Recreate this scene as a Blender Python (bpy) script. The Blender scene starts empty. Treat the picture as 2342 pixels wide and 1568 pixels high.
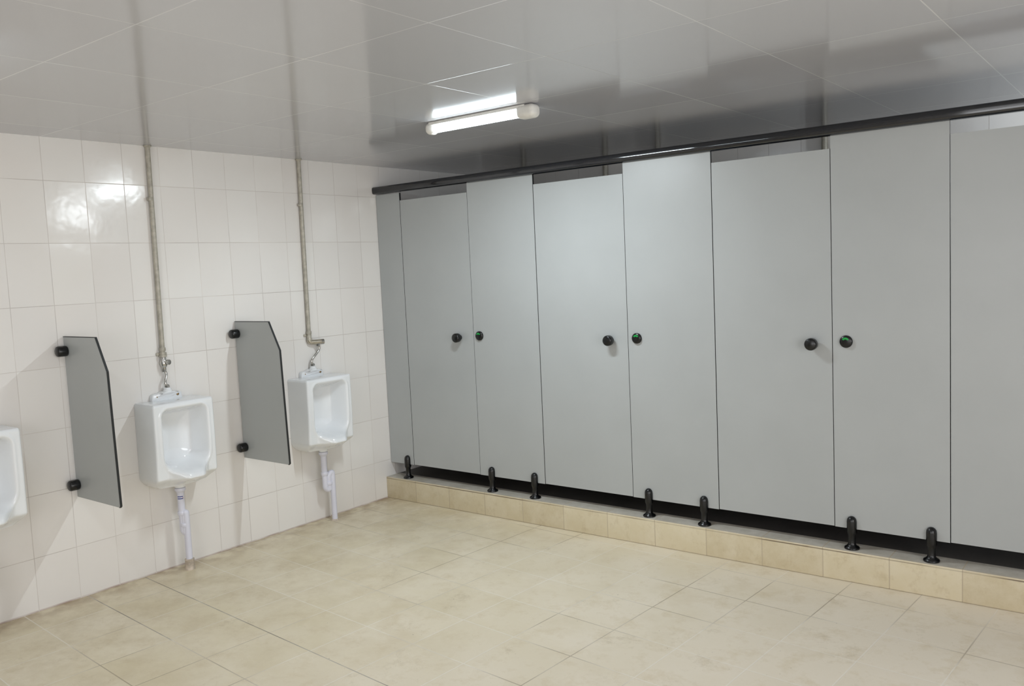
import bpy, math, random
from mathutils import Vector, Matrix
random.seed(3)
scene=bpy.context.scene
COL=bpy.context.collection
scene.view_settings.view_transform='Standard'
CEIL=2.268; HS=0.148; YB=1.2; XR=6.4; YF=-6.2

# ---------------------------------------------------------------- materials
def sl(c): # srgb 0-255 -> linear
    return tuple(((v/255)/12.92 if v/255<=0.04045 else ((v/255+0.055)/1.055)**2.4) for v in c)+(1,)
class M:
    def __init__(s,name):
        s.m=bpy.data.materials.new(name); s.m.use_nodes=True
        s.nt=s.m.node_tree; s.b=s.nt.nodes['Principled BSDF']
    def n(s,t,**k):
        x=s.nt.nodes.new(t)
        for a,b in k.items(): setattr(x,a,b)
        return x
    def l(s,a,b): s.nt.links.new(a,b)
    def math(s,op,a,b=None,c=None):
        x=s.n('ShaderNodeMath',operation=op)
        for i,v in enumerate((a,b,c)):
            if v is None: continue
            if hasattr(v,'links') or hasattr(v,'is_output'): s.l(v,x.inputs[i])
            else: x.inputs[i].default_value=v
        return x.outputs[0]
    def maprange(s,v,a,b,c=0.0,d=1.0):
        x=s.n('ShaderNodeMapRange'); s.l(v,x.inputs[0])
        for i,q in enumerate((a,b,c,d)): x.inputs[i+1].default_value=q
        return x.outputs[0]
    def noise(s,vec,scale,detail=3,rough=0.5):
        x=s.n('ShaderNodeTexNoise'); x.inputs['Scale'].default_value=scale
        x.inputs['Detail'].default_value=detail; x.inputs['Roughness'].default_value=rough
        if vec is not None: s.l(vec,x.inputs['Vector'])
        return x.outputs['Fac']
    def mix(s,f,a,b):
        x=s.n('ShaderNodeMix',data_type='RGBA')
        if hasattr(f,'is_output'): s.l(f,x.inputs[0])
        else: x.inputs[0].default_value=f
        for i,v in ((6,a),(7,b)):
            if hasattr(v,'is_output'): s.l(v,x.inputs[i])
            else: x.inputs[i].default_value=v
        return x.outputs[2]
    def pos(s):
        g=s.n('ShaderNodeNewGeometry'); sp=s.n('ShaderNodeSeparateXYZ'); s.l(g.outputs['Position'],sp.inputs[0])
        return g.outputs['Position'],sp.outputs[0],sp.outputs[1],sp.outputs[2]
    def seam(s,v,x0,g,w,soft=0.0012):
        a=s.math('DIVIDE',s.math('SUBTRACT',v,x0),g)
        f=s.math('FRACT',a); d=s.math('MULTIPLY',s.math('MINIMUM',f,s.math('SUBTRACT',1.0,f)),g)
        return s.maprange(d,w/2,w/2+soft,1.0,0.0), s.math('FLOOR',a)
    def cell(s,a,b,k=0.0):
        c=s.n('ShaderNodeCombineXYZ'); s.l(a,c.inputs[0]); s.l(b,c.inputs[1]); c.inputs[2].default_value=k
        w=s.n('ShaderNodeTexWhiteNoise',noise_dimensions='3D'); s.l(c.outputs[0],w.inputs['Vector'])
        return w.outputs['Value']
    def tilt(s,v,x0,g,rnd,slope):
        f=s.math('FRACT',s.math('DIVIDE',s.math('SUBTRACT',v,x0),g))
        return s.math('MULTIPLY',s.math('MULTIPLY',s.math('SUBTRACT',f,0.5),g*slope*2),s.math('SUBTRACT',rnd,0.5))
    def bump(s,h,strength,dist=0.002):
        x=s.n('ShaderNodeBump'); x.inputs['Strength'].default_value=strength; x.inputs['Distance'].default_value=dist
        s.l(h,x.inputs['Height']); s.l(x.outputs[0],s.b.inputs['Normal'])
    def setb(s,**k):
        for a,v in k.items():
            i=s.b.inputs[a.replace('_',' ')]
            if hasattr(v,'is_output'): s.l(v,i)
            else: i.default_value=v
        return s

def simple(name,col,rough=0.4,metal=0.0,noise=0.04,nscale=30,bump=0.0,coat=0.0,spec=0.5):
    m=M(name); g=m.n('ShaderNodeTexCoord').outputs['Object']
    f=m.noise(g,nscale,3)
    a=sl(col); d=tuple(max(0,x*(1-noise*3)) for x in a[:3])+(1,)
    m.setb(Base_Color=m.mix(m.maprange(f,0.35,0.65),d,a),Roughness=rough,Metallic=metal,Coat_Weight=coat,Specular_IOR_Level=spec)
    if bump: m.bump(f,bump,0.001)
    return m.m

def wall_tile(name,axis):
    m=M(name); P,x,y,z=m.pos()
    h=y if axis=='y' else x
    s1,c1=m.seam(h,-2.107,0.2,0.0018); s2,c2=m.seam(z,0.2605,0.3,0.0018)
    s=m.math('MAXIMUM',s1,s2); r=m.cell(c1,c2)
    base=m.mix(r,sl((233,229,225)),sl((238,235,231)))
    n=m.noise(P,1.7,2)
    base=m.mix(m.maprange(n,0.4,0.75,0,0.35),base,sl((229,221,214)))
    low=m.math('MULTIPLY',m.maprange(z,0.003,0.010,1.0,0.0),m.maprange(m.noise(P,7,3),0.35,0.6,0.3,1.0))
    base=m.mix(m.math('MULTIPLY',low,0.6),base,sl((140,95,75)))
    grout=m.mix(m.maprange(m.noise(P,3,2),0.35,0.65),sl((228,222,216)),sl((200,193,188)))
    m.setb(Base_Color=m.mix(s,base,grout),Roughness=m.math('MULTIPLY_ADD',s,0.4,0.14))
    hh=m.math('ADD',m.math('MULTIPLY',s,-0.00025),m.math('MULTIPLY',m.noise(P,11,2),0.0010))
    hh=m.math('ADD',hh,m.tilt(h,-2.107,0.2,m.cell(c1,c2,1.5),0.022))
    hh=m.math('ADD',hh,m.tilt(z,0.2605,0.3,m.cell(c1,c2,2.5),0.014))
    m.bump(hh,1.0,1.0)
    return m.m
MT_WALL=wall_tile('white_wall_tile','y'); MT_WALLX=wall_tile('white_wall_tile_back','x')

def floor_mat(name,ang,x0,y0,gx=0.3,gy=0.3,tint=(220,207,176),tint2=(227,215,188)):
    m=M(name); P,x,y,z=m.pos()
    a=math.radians(ang)
    xr=m.math('ADD',m.math('MULTIPLY',x,math.cos(a)),m.math('MULTIPLY',y,math.sin(a)))
    yr=m.math('SUBTRACT',m.math('MULTIPLY',y,math.cos(a)),m.math('MULTIPLY',x,math.sin(a)))
    s1,c1=m.seam(xr,x0,gx,0.0028,0.0018); s2,c2=m.seam(yr,y0,gy,0.0028,0.0018)
    s=m.math('MAXIMUM',s1,s2); r=m.cell(c1,c2)
    base=m.mix(r,sl(tint),sl(tint2))
    n=m.noise(P,4,5,0.65)
    base=m.mix(m.maprange(n,0.4,0.7,0,0.6),base,sl((236,226,207)))
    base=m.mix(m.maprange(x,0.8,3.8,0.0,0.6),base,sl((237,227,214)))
    n2=m.noise(P,8,6,0.74)
    base=m.mix(m.maprange(n2,0.50,0.74,0,0.55),base,sl((200,181,141)))
    n3=m.noise(P,2.2,5,0.65)
    base=m.mix(m.maprange(n3,0.54,0.70,0,0.32),base,sl((198,180,144)))
    n4=m.noise(P,3.4,7,0.8)
    base=m.mix(m.maprange(n4,0.58,0.68,0,0.30),base,sl((170,152,120)))
    n5=m.noise(P,5.3,6,0.7)
    dirty=m.math('MULTIPLY',m.maprange(x,0.2,2.2,1.0,0.0),m.maprange(n5,0.42,0.66))
    base=m.mix(m.math('MULTIPLY',dirty,0.4),base,sl((176,155,116)))
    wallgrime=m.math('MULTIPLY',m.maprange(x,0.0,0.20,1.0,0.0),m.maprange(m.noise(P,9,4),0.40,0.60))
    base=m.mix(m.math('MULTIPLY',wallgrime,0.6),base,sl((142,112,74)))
    specks=m.maprange(m.noise(P,60,2),0.74,0.78)
    base=m.mix(m.math('MULTIPLY',specks,0.5),base,sl((120,100,80)))
    dk=m.maprange(m.noise(P,1.1,2),0.50,0.62)
    seamc=m.mix(dk,sl((240,234,223)),sl((138,121,98)))
    base2=m.mix(m.math('MULTIPLY',s,0.6),base,seamc)
    def dark(yv,xmax):
        d=m.math('ABSOLUTE',m.math('SUBTRACT',yr,yv))
        k=m.maprange(d,0.0012,0.0032,1.0,0.0)
        return m.math('MULTIPLY',k,m.maprange(x,xmax,xmax+.02,1.0,0.0))
    dj=m.math('MAXIMUM',dark(y0,2.6),dark(y0-0.3,0.86))
    base2=m.mix(m.math('MULTIPLY',dj,m.maprange(m.noise(P,6,2),0.35,0.6,0.4,0.8)),base2,sl((100,86,68)))
    m.setb(Base_Color=base2,Roughness=m.maprange(n,0.3,0.7,0.28,0.45))
    m.bump(m.math('ADD',m.math('MULTIPLY',s,-1.0),m.math('MULTIPLY',n2,0.3)),0.25,0.0015)
    return m.m
MT_FLOOR=floor_mat('cream_floor_tile',-3.9,0.108,-1.769)
def step_mat():
    m=M('beige_step_tile'); P,x,y,z=m.pos()
    g=m.n('ShaderNodeNewGeometry'); sp=m.n('ShaderNodeSeparateXYZ'); m.l(g.outputs['Normal'],sp.inputs[0])
    top=m.maprange(sp.outputs[2],0.4,0.6)
    s1,c1=m.seam(x,0.28,0.3,0.003,0.0015); r=m.cell(c1,c1)
    s2,c2=m.seam(y,0.004,0.3,0.003,0.0015)
    riser=m.mix(r,sl((200,186,155)),sl((218,206,177)))
    n=m.noise(P,9,6,0.7)
    riser=m.mix(m.maprange(n,0.42,0.7,0,0.6),riser,sl((224,214,191)))
    riser=m.mix(m.maprange(m.noise(P,14,6,0.75),0.52,0.7,0,0.5),riser,sl((186,168,133)))
    topc=m.mix(m.maprange(n,0.35,0.7),sl((182,176,163)),sl((208,202,191)))
    stall_shade=m.maprange(y,0.125,0.128)  # shade under the doors painted into the step top behind the panels
    topc=m.mix(stall_shade,topc,m.mix(m.noise(P,6,4),sl((56,54,52)),sl((90,86,82))))
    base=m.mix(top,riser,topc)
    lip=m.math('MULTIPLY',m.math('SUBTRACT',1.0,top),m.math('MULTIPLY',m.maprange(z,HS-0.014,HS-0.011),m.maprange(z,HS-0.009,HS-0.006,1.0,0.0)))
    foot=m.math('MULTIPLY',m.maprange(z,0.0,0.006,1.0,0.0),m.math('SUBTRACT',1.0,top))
    s=m.math('MAXIMUM',s1,m.math('MULTIPLY',s2,top))
    base=m.mix(m.math('MULTIPLY',s,m.math('SUBTRACT',1.0,m.math('MULTIPLY',stall_shade,top))),base,sl((190,176,152)))
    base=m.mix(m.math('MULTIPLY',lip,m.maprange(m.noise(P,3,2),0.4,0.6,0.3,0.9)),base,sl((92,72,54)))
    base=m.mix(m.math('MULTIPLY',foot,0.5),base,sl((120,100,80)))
    m.setb(Base_Color=base,Roughness=0.38); m.bump(m.math('MULTIPLY',s,-1.0),0.3,0.0012)
    return m.m
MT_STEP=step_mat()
def ceil_mat():
    m=M('glossy_ceiling_panel'); P,x,y,z=m.pos()
    s1,c1=m.seam(x,1.972,0.571,0.0028,0.0015); s2,c2=m.seam(y,-2.693,0.59,0.0028,0.0015)
    s=m.math('MAXIMUM',s1,s2); r=m.cell(c1,c2)
    base=m.mix(r,sl((184,184,189)),sl((190,190,194)))
    vis=m.maprange(m.noise(P,0.9,2),0.35,0.65,0.3,0.75)
    m.setb(Base_Color=m.mix(m.math('MULTIPLY',s,vis),base,sl((240,240,240))),Roughness=0.11,Specular_IOR_Level=0.8)
    hh=m.math('ADD',m.math('MULTIPLY',s,-0.0002),m.math('MULTIPLY',m.noise(P,2.5,1),0.0009))
    hh=m.math('ADD',hh,m.tilt(x,1.972,0.571,m.cell(c1,c2,1.5),0.006))
    m.bump(hh,1.0,1.0)
    return m.m
MT_CEIL=ceil_mat()
def panel_mat(name,col):
    m=M(name); P,x,y,z=m.pos()
    n=m.noise(P,3,3); n2=m.noise(P,420,2)
    a=sl(col); b=tuple(v*0.95 for v in a[:3])+(1,)
    m.setb(Base_Color=m.mix(m.maprange(n,0.3,0.7),a,b),Roughness=0.34,Specular_IOR_Level=0.5)
    m.bump(n2,0.05,0.0004)
    return m.m
MT_PANEL=panel_mat('grey_laminate',(175,178,178))
MT_DIV=panel_mat('grey_divider_laminate',(174,177,176))
MT_CORE=simple('black_laminate_core',(30,32,33),0.5)
MT_BLACK=simple('black_nylon',(9,10,12),0.26)
MT_RAIL=simple('black_anodised_rail',(12,16,24),0.07,0.0,0.02,spec=0.9)
MT_GREEN=simple('green_indicator',(18,160,70),0.35)
MT_CER=simple('white_ceramic',(238,240,242),0.08,0.0,0.01,6,0,0.5)
MT_PVC=simple('lavender_white_pvc',(224,224,236),0.3,0,0.02,12)
MT_PVCD=simple('stained_pvc_collar',(210,196,180),0.5,0,0.12,40)
MT_PIPE=simple('old_beige_galvanised_pipe',(188,182,168),0.4,0.1,0.10,35,0.2)
MT_NICKEL=simple('dull_nickel_valve',(196,188,172),0.3,0.85,0.06,45)
MT_CHROME=simple('worn_chrome',(200,198,194),0.18,1.0,0.05,50)
MT_BRASS=simple('brass_screw',(150,125,90),0.35,1.0,0.05,60)
MT_LAMPB=simple('cream_lamp_plastic',(228,226,220),0.35)
def stick():
    m=M('pipe_sticker'); P,x,y,z=m.pos()
    s=m.maprange(m.math('FRACT',m.math('MULTIPLY',z,90.0)),0.45,0.5)
    c=m.mix(s,sl((70,80,150)),sl((225,225,235)))
    n=m.maprange(m.noise(P,90,1),0.60,0.66)
    m.setb(Base_Color=m.mix(n,c,sl((180,70,90))),Roughness=0.4); return m.m
MT_STICK=stick()
def emis(name,col,st):
    m=M(name); m.setb(Base_Color=(0.8,0.8,0.8,1)); m.b.inputs['Emission Color'].default_value=col; m.b.inputs['Emission Strength'].default_value=st; return m.m
MT_TUBE=emis('glowing_lamp_tube',(0.80,0.93,1.0,1),13.0)

# ---------------------------------------------------------------- mesh helpers
import bmesh
def mkobj(name,verts,faces,mat,parent=None,smooth=False,auto=None,mats=None,fm=None):
    me=bpy.data.meshes.new(name)
    o0=Vector((0,0,0)); p=parent
    while p is not None: o0+=Vector(p.location); p=p.parent
    me.from_pydata([tuple(Vector(v)-o0) for v in verts],[],faces)
    for mm in (mats or [mat]): me.materials.append(mm)
    if fm:
        for p,i in zip(me.polygons,fm): p.material_index=i
    if smooth:
        for p in me.polygons: p.use_smooth=True
    me.update()
    ob=bpy.data.objects.new(name,me); COL.objects.link(ob)
    if parent: ob.parent=parent
    bm=bmesh.new(); bm.from_mesh(me); bmesh.ops.recalc_face_normals(bm,faces=bm.faces); bm.to_mesh(me); bm.free()
    if auto is not None:
        me.set_sharp_from_angle(angle=math.radians(auto))
    return ob
def box(name,x0,x1,y0,y1,z0,z1,mat,parent=None,bev=0.0,**k):
    v=[(x,y,z) for x in (x0,x1) for y in (y0,y1) for z in (z0,z1)]
    f=[(0,1,3,2),(4,6,7,5),(0,4,5,1),(2,3,7,6),(0,2,6,4),(1,5,7,3)]
    ob=mkobj(name,v,f,mat,parent,**k)
    if bev:
        b=ob.modifiers.new('b','BEVEL'); b.width=bev; b.segments=3; b.limit_method='ANGLE'
        for p in ob.data.polygons: p.use_smooth=True
    return ob
def slab(name,x0,x1,y0,y1,z0,z1,parent,face=None):
    return box(name,x0,x1,y0,y1,z0,z1,None,parent,mats=[face or MT_PANEL,MT_CORE],fm=[1,1,0,0,1,1])
def lathe(name,prof,origin,axis,mat,parent=None,seg=32,auto=40):
    ax=Vector(axis).normalized(); t=Vector((1,0,0)) if abs(ax.x)<.9 else Vector((0,1,0))
    u=ax.cross(t).normalized(); w=ax.cross(u); O=Vector(origin)
    vs=[];fs=[];n=len(prof)
    for r,h in prof:
        for i in range(seg):
            a=2*math.pi*i/seg; vs.append(O+ax*h+(u*math.cos(a)+w*math.sin(a))*r)
    for j in range(n-1):
        for i in range(seg):
            k=(i+1)%seg; fs.append((j*seg+i,j*seg+k,(j+1)*seg+k,(j+1)*seg+i))
    fs.append(tuple(range(seg-1,-1,-1))); fs.append(tuple((n-1)*seg+i for i in range(seg)))
    return mkobj(name,vs,fs,mat,parent,True,auto)
def rounded(pts,r=0.02,n=6):
    pts=[Vector(p) for p in pts]; out=[pts[0]]
    for i in range(1,len(pts)-1):
        a,b,c=pts[i-1],pts[i],pts[i+1]
        rr=min(r,(a-b).length*.49,(c-b).length*.49)
        p=b+(a-b).normalized()*rr; q=b+(c-b).normalized()*rr
        for k in range(n+1):
            t=k/n; out.append((1-t)**2*p+2*t*(1-t)*b+t*t*q)
    out.append(pts[-1]); return out
def tube(name,pts,rad,mat,parent=None,seg=16):
    pts=[Vector(p) for p in pts]; N=len(pts)
    vs=[];fs=[];prev=None
    for i in range(N):
        d=(pts[min(i+1,N-1)]-pts[max(i-1,0)]).normalized()
        if prev is None:
            t=Vector((1,0,0)) if abs(d.x)<.9 else Vector((0,1,0)); u=d.cross(t).normalized()
        else: u=(prev-d*prev.dot(d)).normalized()
        prev=u; w=d.cross(u); r=rad
        for k in range(seg):
            a=2*math.pi*k/seg; vs.append(pts[i]+(u*math.cos(a)+w*math.sin(a))*r)
    for j in range(N-1):
        for i in range(seg):
            k=(i+1)%seg; fs.append((j*seg+i,j*seg+k,(j+1)*seg+k,(j+1)*seg+i))
    fs.append(tuple(range(seg-1,-1,-1))); fs.append(tuple((N-1)*seg+i for i in range(seg)))
    return mkobj(name,vs,fs,mat,parent,True,50)
def prism(name,poly,y0,y1,parent,mats,side=1):
    n=len(poly); vs=[(p[0],y0,p[1]) for p in poly]+[(p[0],y1,p[1]) for p in poly]
    fs=[tuple(range(n)),tuple(range(2*n-1,n-1,-1))]; fm=[0,0]
    for i in range(n):
        k=(i+1)%n; fs.append((i,k,n+k,n+i)); fm.append(side)
    return mkobj(name,vs,fs,None,parent,mats=mats,fm=fm)
def thing(name,loc,label,cat,group=None):
    e=bpy.data.objects.new(name,None); e.location=loc; e.empty_display_size=.05; COL.objects.link(e)
    e['label']=label; e['category']=cat
    if group: e['group']=group
    return e
def struct(o): o['kind']='structure'; return o
def dup(root,loc,label=None):
    kids=[c for c in root.children]
    r=root.copy(); r.location=loc; COL.objects.link(r)
    if label: r['label']=label
    for c in kids:
        k=c.copy(); k.parent=r; COL.objects.link(k)
        for g in c.children:
            q=g.copy(); q.parent=k; COL.objects.link(q)
    return r

# ---------------------------------------------------------------- room shell
struct(box('floor',-0.1,XR+.1,YF-.1,YB+.1,-0.1,0.0,MT_FLOOR))
struct(box('ceiling',-0.1,XR+.1,YF-.1,YB+.1,CEIL,CEIL+.1,MT_CEIL))
struct(box('wall_left',-0.1,0,YF-.1,YB+.1,0,CEIL,MT_WALL))
struct(box('wall_stalls',0,XR,YB,YB+.1,0,CEIL,MT_WALLX))
struct(box('wall_right',XR,XR+.1,YF-.1,YB+.1,0,CEIL,MT_WALL))
struct(box('wall_entrance',0,XR,YF-.1,YF,0,CEIL,MT_WALLX))
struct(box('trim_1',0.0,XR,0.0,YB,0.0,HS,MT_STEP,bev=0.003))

# ---------------------------------------------------------------- toilet cubicles
YP0,YP1=0.052,0.066
ZB=0.242; ZT=2.078; ZD=2.021
LEGP=[(0.034,0),(0.035,0.004),(0.033,0.009),(0.024,0.014),(0.019,0.020),(0.0165,0.03),(0.0165,0.068),(0.0205,0.074),(0.0225,0.082),(0.0225,0.130),(0.0205,0.142),(0.015,0.150),(0.008,0.1545),(0.001,0.156)]
def leg(x,parent):
    return lathe('leg',LEGP,(x,YP0-0.004,HS),(0,0,1),MT_BLACK,parent,28,60)
def lock(x,z,parent):
    o=lathe('lock',[(0.029,0),(0.029,0.008),(0.026,0.012),(0.018,0.014),(0.001,0.0145)],(x,YP0,z),(0,-1,0),MT_BLACK,parent,32,50)
    o['label']='black round lock with green vacant indicator'
    me=o.data; me.materials.append(MT_GREEN)
    bm=bmesh.new(); bm.from_mesh(me); n=12; prev=None
    o0=Vector((0,0,0)); p=parent
    while p is not None: o0+=Vector(p.location); p=p.parent
    for i in range(n+1):
        a=math.radians(30+120*i/n)
        A=bm.verts.new(Vector((x+math.cos(a)*0.018,YP0-0.0155,z+0.002+math.sin(a)*0.018))-o0)
        B=bm.verts.new(Vector((x+math.cos(a)*0.009,YP0-0.0160,z+0.002+math.sin(a)*0.009))-o0)
        if prev:
            f=bm.faces.new((prev[0],prev[1],B,A)); f.material_index=1
        prev=(A,B)
    bm.to_mesh(me); bm.free()
    return o
def knob(x,z,parent):
    return lathe('knob',[(0.016,0),(0.0155,0.012),(0.018,0.016),(0.0275,0.020),(0.029,0.024),(0.029,0.046),(0.027,0.051),(0.022,0.054),(0.001,0.055)],(x,YP0,z),(0,-1,0),MT_BLACK,parent,32,50)
doors=[(0.2265,0.8105,0.698),(1.3225,1.921,1.817),(2.4355,3.0205,2.934),(3.5255,4.1285,4.03)]
pil=[(0.8135,1.319,[0.910,1.244],0.862),(1.9245,2.432,[2.023,2.350],1.980),(3.024,3.522,[3.102,3.447],3.086),(4.132,4.635,[4.21,4.555],4.20)]
sides=[1.07,2.18,3.27,4.38]
for i in range(4):
    a,b,k=doors[i]; c,d,legs,lk=pil[i]
    e=thing('toilet_cubicle',((a+d)/2,YP0,HS),
        'grey laminate toilet cubicle next to the tiled wall, door closed' if i==0 else 'grey laminate toilet cubicle with closed door and black feet',
        'toilet cubicle','row of toilet cubicles')
    dr=slab('door',a,b,YP0+.001,YP1,ZB+0.002,ZD,e); knob(k,1.118,dr)
    for hz in (0.45,1.75): box('hinge',a,a+.045,YP1,YP1+.006,hz,hz+.07,MT_BLACK,dr)
    fp=slab('front_panel',c,d,YP0,YP1,ZB,ZT,e)
    for x in legs: leg(x,fp)
    lock(lk,1.130,fp)
    if i==0:
        ep=slab('end_panel',0.003,0.224,YP0,YP1,ZB,2.072,e); leg(0.168,ep); ep['label']='narrow grey end panel against the tiled wall'
    x=sides[i]
    sp_=box('side_panel',x-.006,x+.006,YP1,YB-.002,ZB,2.0,MT_PANEL,e)
    lathe('leg',LEGP[:7]+[(0.0165,0.094),(0.001,0.0942)],(x,0.75,HS),(0,0,1),MT_BLACK,sp_,16)
# head rail
prof=[]
for i in range(17):
    t=-1+2*i/16; prof.append((0.0185+0.0045*t*t+0.009*t**10,2.1025+0.0240*t))
prof+=[(0.070,2.1275),(0.076,2.124),(0.078,2.112),(0.078,2.080),(0.066,2.080),(0.066,2.083),(0.051,2.083),(0.051,2.0785)]
n=len(prof); x0,x1=0.004,XR-.002
rail=thing('head_rail',(x0,0.05,2.08),'long black aluminium head rail across the tops of cubicle panels','rail')
vs=[(x0,p[0],p[1]) for p in prof]+[(x1,p[0],p[1]) for p in prof]
fs=[tuple(range(n)),tuple(range(2*n-1,n-1,-1))]+[(i,(i+1)%n,n+(i+1)%n,n+i) for i in range(n)]
mkobj('rail',vs,fs,MT_RAIL,rail,True,40)
for x in (0.42,1.13,1.54,2.64,3.75):
    e=thing('water_pipe',(x,YB-.03,HS),'vertical beige metal water pipe behind the cubicles','pipe','cubicle pipes')
    tube('pipe',[(x,YB-.022,HS+.3),(x,YB-.022,CEIL-.001)],0.018,MT_PIPE,e)
    lathe('clamp',[(0.021,0),(0.021,0.02)],(x,YB-.022,1.4),(0,0,1),MT_PIPE,e,16)

# ---------------------------------------------------------------- urinal dividers
def divider(y,label):
    e=thing('urinal_divider',(0.0,y,0.50),label,'divider','urinal dividers')
    prism('board',[(0.010,0.512),(0.422,0.512),(0.428,0.518),(0.409,1.149),(0.325,1.307),(0.010,1.307)],y-.0045,y+.0045,e,[MT_DIV,MT_CORE])
    pts=[(0.421,0.510),(0.430,0.518),(0.411,1.150),(0.326,1.309),(0.010,1.309)]
    inn=[(0.419,0.513),(0.426,0.5195),(0.407,1.1485),(0.324,1.3055),(0.010,1.3055)]
    vs=[];fs=[]
    for (a,b) in zip(pts,inn):
        vs+=[(a[0],y-.0050,a[1]),(a[0],y+.0050,a[1]),(b[0],y+.0050,b[1]),(b[0],y-.0050,b[1])]
    for i in range(len(pts)-1):
        for k in range(4):
            q=(k+1)%4; fs.append((4*i+k,4*i+q,4*i+4+q,4*i+4+k))
    fs+= [(0,1,2,3),(16,19,18,17)]
    mkobj('edge_strip',vs,fs,MT_CORE,e)
    for z in (1.238,0.577):
        b=lathe('bracket',[(0.022,0),(0.0255,0.003),(0.026,0.008),(0.026,0.04),(0.0235,0.046),(0.018,0.049),(0.001,0.05)],(0.034,y-.0045,z),(0,-1,0),MT_BLACK,e,32,50)
        box('wall_plate',0.0,0.010,y-.030,y+.020,z-.020,z+.020,MT_BLACK,e,bev=.003)
    return e
divider(-2.080,'grey laminate urinal divider with cut corner on black wall brackets')
divider(-1.116,'grey laminate urinal divider with cut corner on black wall brackets')

# ---------------------------------------------------------------- urinals
def ss(a,b,x):
    t=min(1,max(0,(x-a)/(b-a))); return t*t*(3-2*t)
def urinal(y0,label):
    e=thing('urinal',(0,y0,0.475),label,'urinal','wall urinals')
    W,ZB_,ZT_=0.174,0.477,0.925; NY,NZ=76,96
    def yz(s,t):
        z=ZB_+(ZT_-ZB_)*t
        w=W+0.003*(1-t)
        if t<0.14: w-=0.042*(1-t/0.14)**2.2
        if t>0.965: w-=0.008*((t-.965)/.035)**2
        return s*w,z,w
    def H(y,z,w):
        D=0.186-0.006*ss(0.75,0.52,z)
        lip=0.082*ss(0.125,0.03,abs(y))*ss(0.610,0.558,z)*(0.30+0.70*ss(0.475,0.530,z))
        D+=lip
        D-=0.055*ss(0.535,0.475,z)
        cy,cz=0,0.714; hx,hz=0.134-0.014*ss(0.66,0.54,z),0.184
        r=0.045 if z>cz else 0.105
        qx=abs(y)-(hx-r); qz=abs(z-cz)-(hz-r)
        d=math.hypot(max(qx,0),max(qz,0))+min(max(qx,qz),0)-r
        soft=0.044 if z>0.64 else 0.044+0.060*ss(0.64,0.545,z)
        cav=0.112*ss(0.0,soft,-d)
        cav+=0.025*ss(0.02,0.12,-d)*ss(0.58,0.66,z)
        bead=0.0035*math.exp(-((d-0.006)/0.007)**2)
        ed=min(w-abs(y),(ZT_-z)*1.0); R=0.014
        rd=0 if ed>R else R-math.sqrt(max(0,R*R-(R-ed)**2))
        return max(0.02,D-cav-rd+bead)
    vs=[];fs=[]
    us=[math.sin((i/NY-0.5)*math.pi*0.92)/math.sin(0.5*math.pi*0.92) for i in range(NY+1)]
    ts=[0.5+0.5*math.sin((i/NZ-0.5)*math.pi*0.92)/math.sin(0.5*math.pi*0.92) for i in range(NZ+1)]
    for t in ts:
        for s in us:
            y,z,w=yz(s,t); vs.append((H(y,z,w),y0+y,z))
    nb=len(vs)
    for j in range(NZ):
        for i in range(NY):
            a=j*(NY+1)+i; fs.append((a,a+1,a+NY+2,a+NY+1))
    bd=[i for i in range(NY+1)]+[(j*(NY+1)+NY) for j in range(1,NZ+1)]+[(NZ*(NY+1)+i) for i in range(NY-1,-1,-1)]+[j*(NY+1) for j in range(NZ-1,0,-1)]
    m=len(bd)
    for b in bd:
        v=vs[b]; vs.append((0.001,v[1],v[2]))
    for i in range(m):
        k=(i+1)%m; fs.append((bd[i],bd[k],nb+k,nb+i))
    fs.append(tuple(nb+i for i in range(m)))
    mkobj('basin',vs,fs,MT_CER,e,True,48)
    prof=[(-0.088,0.920),(-0.084,0.954),(-0.074,0.962),(-0.045,0.964),(-0.028,0.972),(0.028,0.972),(0.045,0.964),(0.074,0.962),(0.084,0.954),(0.088,0.920)]
    vs=[(0.001,y0+p[0],p[1]) for p in prof]+[(0.030 if abs(p[0])>0.05 else 0.062,y0+p[0],p[1]-(0.0 if abs(p[0])>0.05 else .004)) for p in prof]
    n=len(prof)
    fs=[tuple(range(n)),tuple(range(2*n-1,n-1,-1))]+[(i,(i+1)%n,n+(i+1)%n,n+i) for i in range(n)]
    fl=mkobj('inlet_flange',vs,fs,MT_CER,e); bm=fl.modifiers.new('b','BEVEL'); bm.width=.005; bm.segments=3
    for p in fl.data.polygons: p.use_smooth=True
    lathe('inlet_spud',[(0.024,0),(0.024,0.012),(0.019,0.016),(0.019,0.026),(0.013,0.028)],(0.036,y0,0.962),(0,0,1),MT_CER,e,24,40)
    for dy in (-0.060,0.060):
        lathe('screw',[(0.007,0),(0.007,0.003),(0.004,0.006),(0.001,0.0065)],(0.030,y0+dy,0.946),(1,0,0),MT_BRASS,e,16,40)
    lathe('outlet_spigot',[(0.045,0),(0.040,0.014),(0.030,0.028),(0.026,0.04)],(0.082,y0,0.492),(0,0,-1),MT_CER,e,28,40)
    return e
UY=[-1.580,-0.600,-2.560]
u1=urinal(UY[0],'white ceramic wall urinal beneath a beige supply pipe')
dup(u1,(0,UY[1],0.475),'white ceramic wall urinal beside the grey toilet cubicles')
dup(u1,(0,UY[2],0.475),'white ceramic wall urinal next to the end divider')

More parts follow.
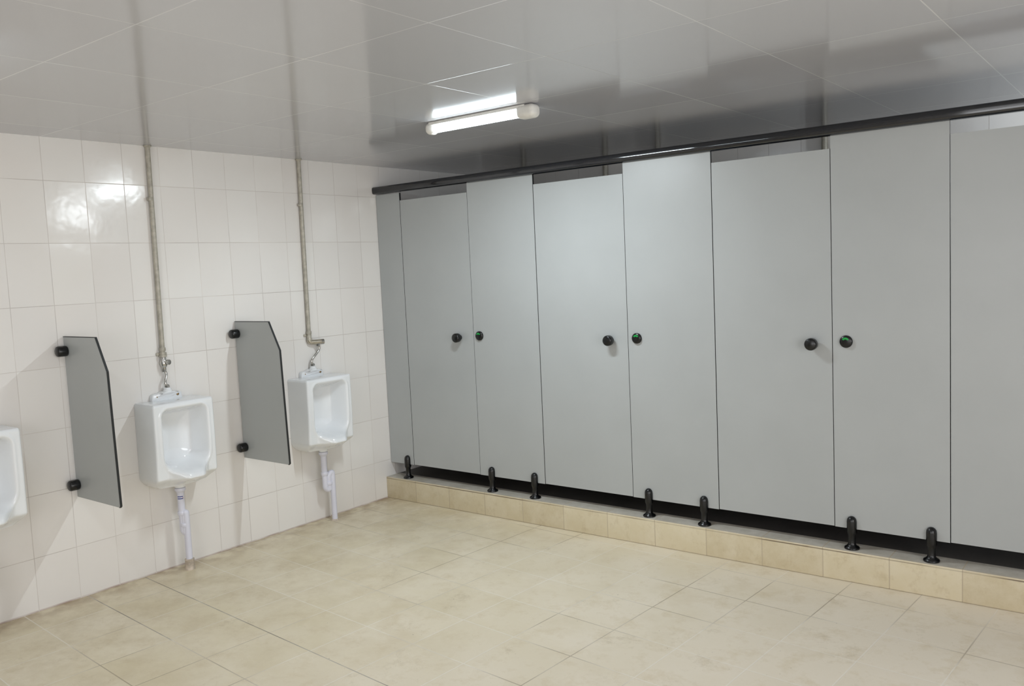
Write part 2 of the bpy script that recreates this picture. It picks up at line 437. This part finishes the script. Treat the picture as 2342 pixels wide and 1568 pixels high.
def supply(y,zend,kind,label):
    e=thing('supply_pipe',(0,y,zend),label,'pipe','urinal supply pipes')
    tube('pipe',[(0.018,y-.0,zend),(0.018,y+.004,1.7),(0.018,y+.008,CEIL-.001)],0.0125,MT_PIPE,e)
    for z in (zend+.02,1.98):
        lathe('clamp',[(0.016,0),(0.017,0.004),(0.017,0.014),(0.016,0.018)],(0.018,y,z),(0,0,1),MT_PIPE,e,20,40)
    lathe('ceiling_collar',[(0.014,0),(0.020,0.006),(0.020,0.01)],(0.018,y+.008,CEIL-.0105),(0,0,1),MT_PIPE,e,20,40)
    if kind=='inline':
        lathe('joint',[(0.020,0),(0.020,0.010),(0.015,0.012),(0.015,0.024)],(0.018,y,zend-.012),(0,0,1),MT_PIPE,e,20,40)
        box('wall_plate',0.0,0.008,y-.03,y+.03,zend-.006,zend+.012,MT_PIPE,e,bev=.003)
        lathe('valve',[(0.012,0),(0.014,-0.006),(0.014,-0.018),(0.019,-0.026),(0.020,-0.040),(0.016,-0.052),(0.011,-0.058),(0.011,-0.072)],(0.020,y,zend-.010),(0,0,1),MT_CHROME,e,24,45)
        lathe('valve_knob',[(0.008,0),(0.008,0.012),(0.014,0.014),(0.014,0.024),(0.001,0.026)],(0.034,y+.004,zend-.04),(1,0.3,0),MT_CHROME,e,20,40)
        top=(0.020,y,zend-.080)
    else:
        lathe('joint',[(0.018,0),(0.018,0.010),(0.015,0.014),(0.015,0.03)],(0.018,y,zend-.02),(0,0,1),MT_PIPE,e,20,40)
        box('wall_plate',0.0,0.008,y-.03,y+.03,zend+.004,zend+.020,MT_PIPE,e,bev=.003)
        tube('valve',rounded([(0.018,y,zend-.005),(0.018,y,zend-.032),(0.030,y+.035,zend-.034),(0.042,y+.075,zend-.034)],.012),0.0155,MT_NICKEL,e)
        lathe('valve_knob',[(0.013,0),(0.0175,0.004),(0.0175,0.020),(0.010,0.022)],(0.040,y+.070,zend-.034),(0.25,0.97,0),MT_CHROME,e,20,40)
        top=(0.036,y+.052,zend-.048)
    b=(0.036,y,0.992)
    T=Vector(top);B=Vector(b);h=T.z-B.z
    pts=[T]
    for i in range(1,14):
        t=i/14; q=T.lerp(B,ss(0.15,0.85,t)); q.z=T.z-h*t; q.y+=0.008*math.sin(t*2*math.pi); pts.append(q)
    pts.append(B)
    tube('flush_tube',pts,0.0070,MT_CHROME,e,14)
    lathe('upper_nut',[(0.012,0),(0.012,0.016),(0.008,0.018)],(T.x,T.y,T.z-.012),(0,0,1),MT_CHROME,e,6,20)
    lathe('lower_nut',[(0.014,0),(0.014,0.008),(0.010,0.014)],(B.x,B.y,B.z),(0,0,1),MT_CHROME,e,6,20)
supply(UY[0],1.165,'inline','old beige supply pipe from ceiling to chrome urinal valve')
supply(UY[1],1.170,'side','old beige supply pipe ending in a sideways urinal valve')
supply(UY[2],1.165,'inline','old beige supply pipe from ceiling to chrome urinal valve')

def drain(y,dirv,label,sticker,collar):
    e=thing('drain_pipe',(0.085,y,0),label,'pipe','urinal drains')
    dx,dy=dirv; x=0.082
    lathe('coupling',[(0.022,0),(0.028,0.003),(0.029,0.016),(0.023,0.022),(0.0190,0.030)],(x,y,0.451),(0,0,-1),MT_PVC,e,24,40)
    P=lambda k,z:(x+dx*k,y+dy*k,z)
    tube('upper_pipe',[P(0,0.43),P(0,0.30)],0.0185,MT_PVC,e,20)
    pts=rounded([P(0,0.335),P(0,0.215),P(1,0.200),P(1,0.300),P(2,0.315),P(2,0.0)],0.022,8)
    tube('trap',pts,0.0175,MT_PVC,e,20)
    lathe('trap_nut',[(0.021,0),(0.0225,0.003),(0.0225,0.018),(0.021,0.021)],P(0,0.300),(0,0,1),MT_PVC,e,20,40)
    lathe('trap_nut',[(0.021,0),(0.0225,0.003),(0.0225,0.018),(0.021,0.021)],P(1,0.235),(0,0,1),MT_PVC,e,20,40)
    if collar:
        lathe('floor_collar',[(0.027,0),(0.026,0.004),(0.024,0.05),(0.026,0.055),(0.021,0.058)],P(2,0.0),(0,0,1),MT_PVCD,e,24,40)
    else:
        lathe('floor_collar',[(0.024,0),(0.021,0.006),(0.019,0.010)],P(2,0.0),(0,0,1),MT_PVCD,e,24,40)
    if sticker:
        vs=[];fs=[];n=10
        for i in range(n+1):
            a=math.radians(-85+90*i/n)
            for z in (0.388,0.411): vs.append((x+0.0192*math.cos(a),y+0.0192*math.sin(a),z))
        for i in range(n): fs.append((2*i,2*i+2,2*i+3,2*i+1))
        s=mkobj('sticker',vs,fs,MT_STICK,e,True); s['label']='small blue and red sticker'
drain(UY[0],(0.009,0.006),'white plastic drain pipe with sticker and stained floor collar',True,True)
drain(UY[1],(0.006,0.025),'white plastic drain pipe with looped trap reaching the floor',False,False)
drain(UY[2],(0.009,0.006),'white plastic drain pipe with trap below a urinal',False,True)

# ---------------------------------------------------------------- ceiling lamps
def area(name,loc,rot,sx,sy,power,col,parent=None):
    l=bpy.data.lights.new(name,'AREA'); l.shape='RECTANGLE'; l.size=sx; l.size_y=sy; l.energy=power; l.color=col
    o=bpy.data.objects.new(name,l); o.rotation_euler=rot; COL.objects.link(o)
    o.location=Vector(loc)-(Vector(parent.location) if parent else Vector((0,0,0)))
    if parent: o.parent=parent
    return o
def mklamp(LX0,LX1,LY,label,power):
    lamp=thing('ceiling_lamp',((LX0+LX1)/2,LY,CEIL),label,'lamp','fluorescent ceiling lamps')
    box('housing',LX0+.03,LX1-.05,LY-.030,LY+.030,CEIL-.016,CEIL-.001,MT_LAMPB,lamp,bev=.003)
    lathe('tube',[(0.016,0),(0.0165,0.003),(0.0165,LX1-LX0-.143),(0.016,LX1-LX0-.14)],(LX0+.05,LY,CEIL-.036),(1,0,0),MT_TUBE,lamp,24,40)
    def cap(x0,x1,hw,h,nm='end_cap'):
        c=box(nm,x0,x1,LY-hw,LY+hw,CEIL-h,CEIL-.001,MT_LAMPB,lamp); b=c.modifiers.new('b','BEVEL'); b.width=.024; b.segments=6
        for p in c.data.polygons: p.use_smooth=True
    cap(LX0,LX0+.055,.032,.058); cap(LX1-.10,LX1,.036,.062)
    if power: area('tube_fill_light',((LX0+LX1)/2-.02,LY,CEIL-.0535),(0,0,0),LX1-LX0-.16,.03,power,(0.86,0.95,1.0),lamp)
    return lamp
mklamp(1.365,2.030,-0.862,'added unseen batten lamp brightening the back wall of the cubicles',20)
mklamp(1.0,1.665,-3.05,'added unseen batten lamp brightening the back wall of the cubicles',4)
st=mklamp(4.85,5.515,0.40,'added unseen batten lamp brightening the back wall of the cubicles',8)  # unseen lamp, added to lighten the gaps above the doors
# added sideways fill light for the stall back wall, not a real tube
d=Vector((-0.86,0.50,-0.06)); q=d.to_track_quat('-Z','Y').to_euler()
area('tube_fill_light',(4.82,0.40,CEIL-.09),q,.10,.12,13,(0.88,0.95,1.0),st)

# ---------------------------------------------------------------- light
area('window_light',(XR-.05,-3.1,1.35),(0,math.radians(90),0),1.6,2.6,62,(0.97,0.98,1.0))
area('window_light',(3.9,YF+.05,1.35),(math.radians(90),0,0),2.8,1.6,44,(0.95,0.968,1.0))
w=bpy.data.worlds.new('w'); scene.world=w; w.use_nodes=True; w.node_tree.nodes['Background'].inputs[0].default_value=(.8,.85,.9,1); w.node_tree.nodes['Background'].inputs[1].default_value=.3

# ---------------------------------------------------------------- camera
R=[[0.78939,0.61221,-0.04548],[0.01704,-0.0959,-0.99524],[-0.61366,0.78486,-0.08613]]
r=Vector(R[0]).normalized(); f=Vector(R[2]).normalized()
u=(r.cross(f)).normalized()
if u.z<0: u=-u
cd=bpy.data.cameras.new('camera'); cam=bpy.data.objects.new('camera',cd); COL.objects.link(cam)
cam.matrix_world=Matrix((( r.x,u.x,-f.x,4.294),(r.y,u.y,-f.y,-4.0144),(r.z,u.z,-f.z,1.5357),(0,0,0,1)))
cd.sensor_width=36; cd.lens=1952.1/2342*36; cd.clip_start=.01
scene.camera=cam
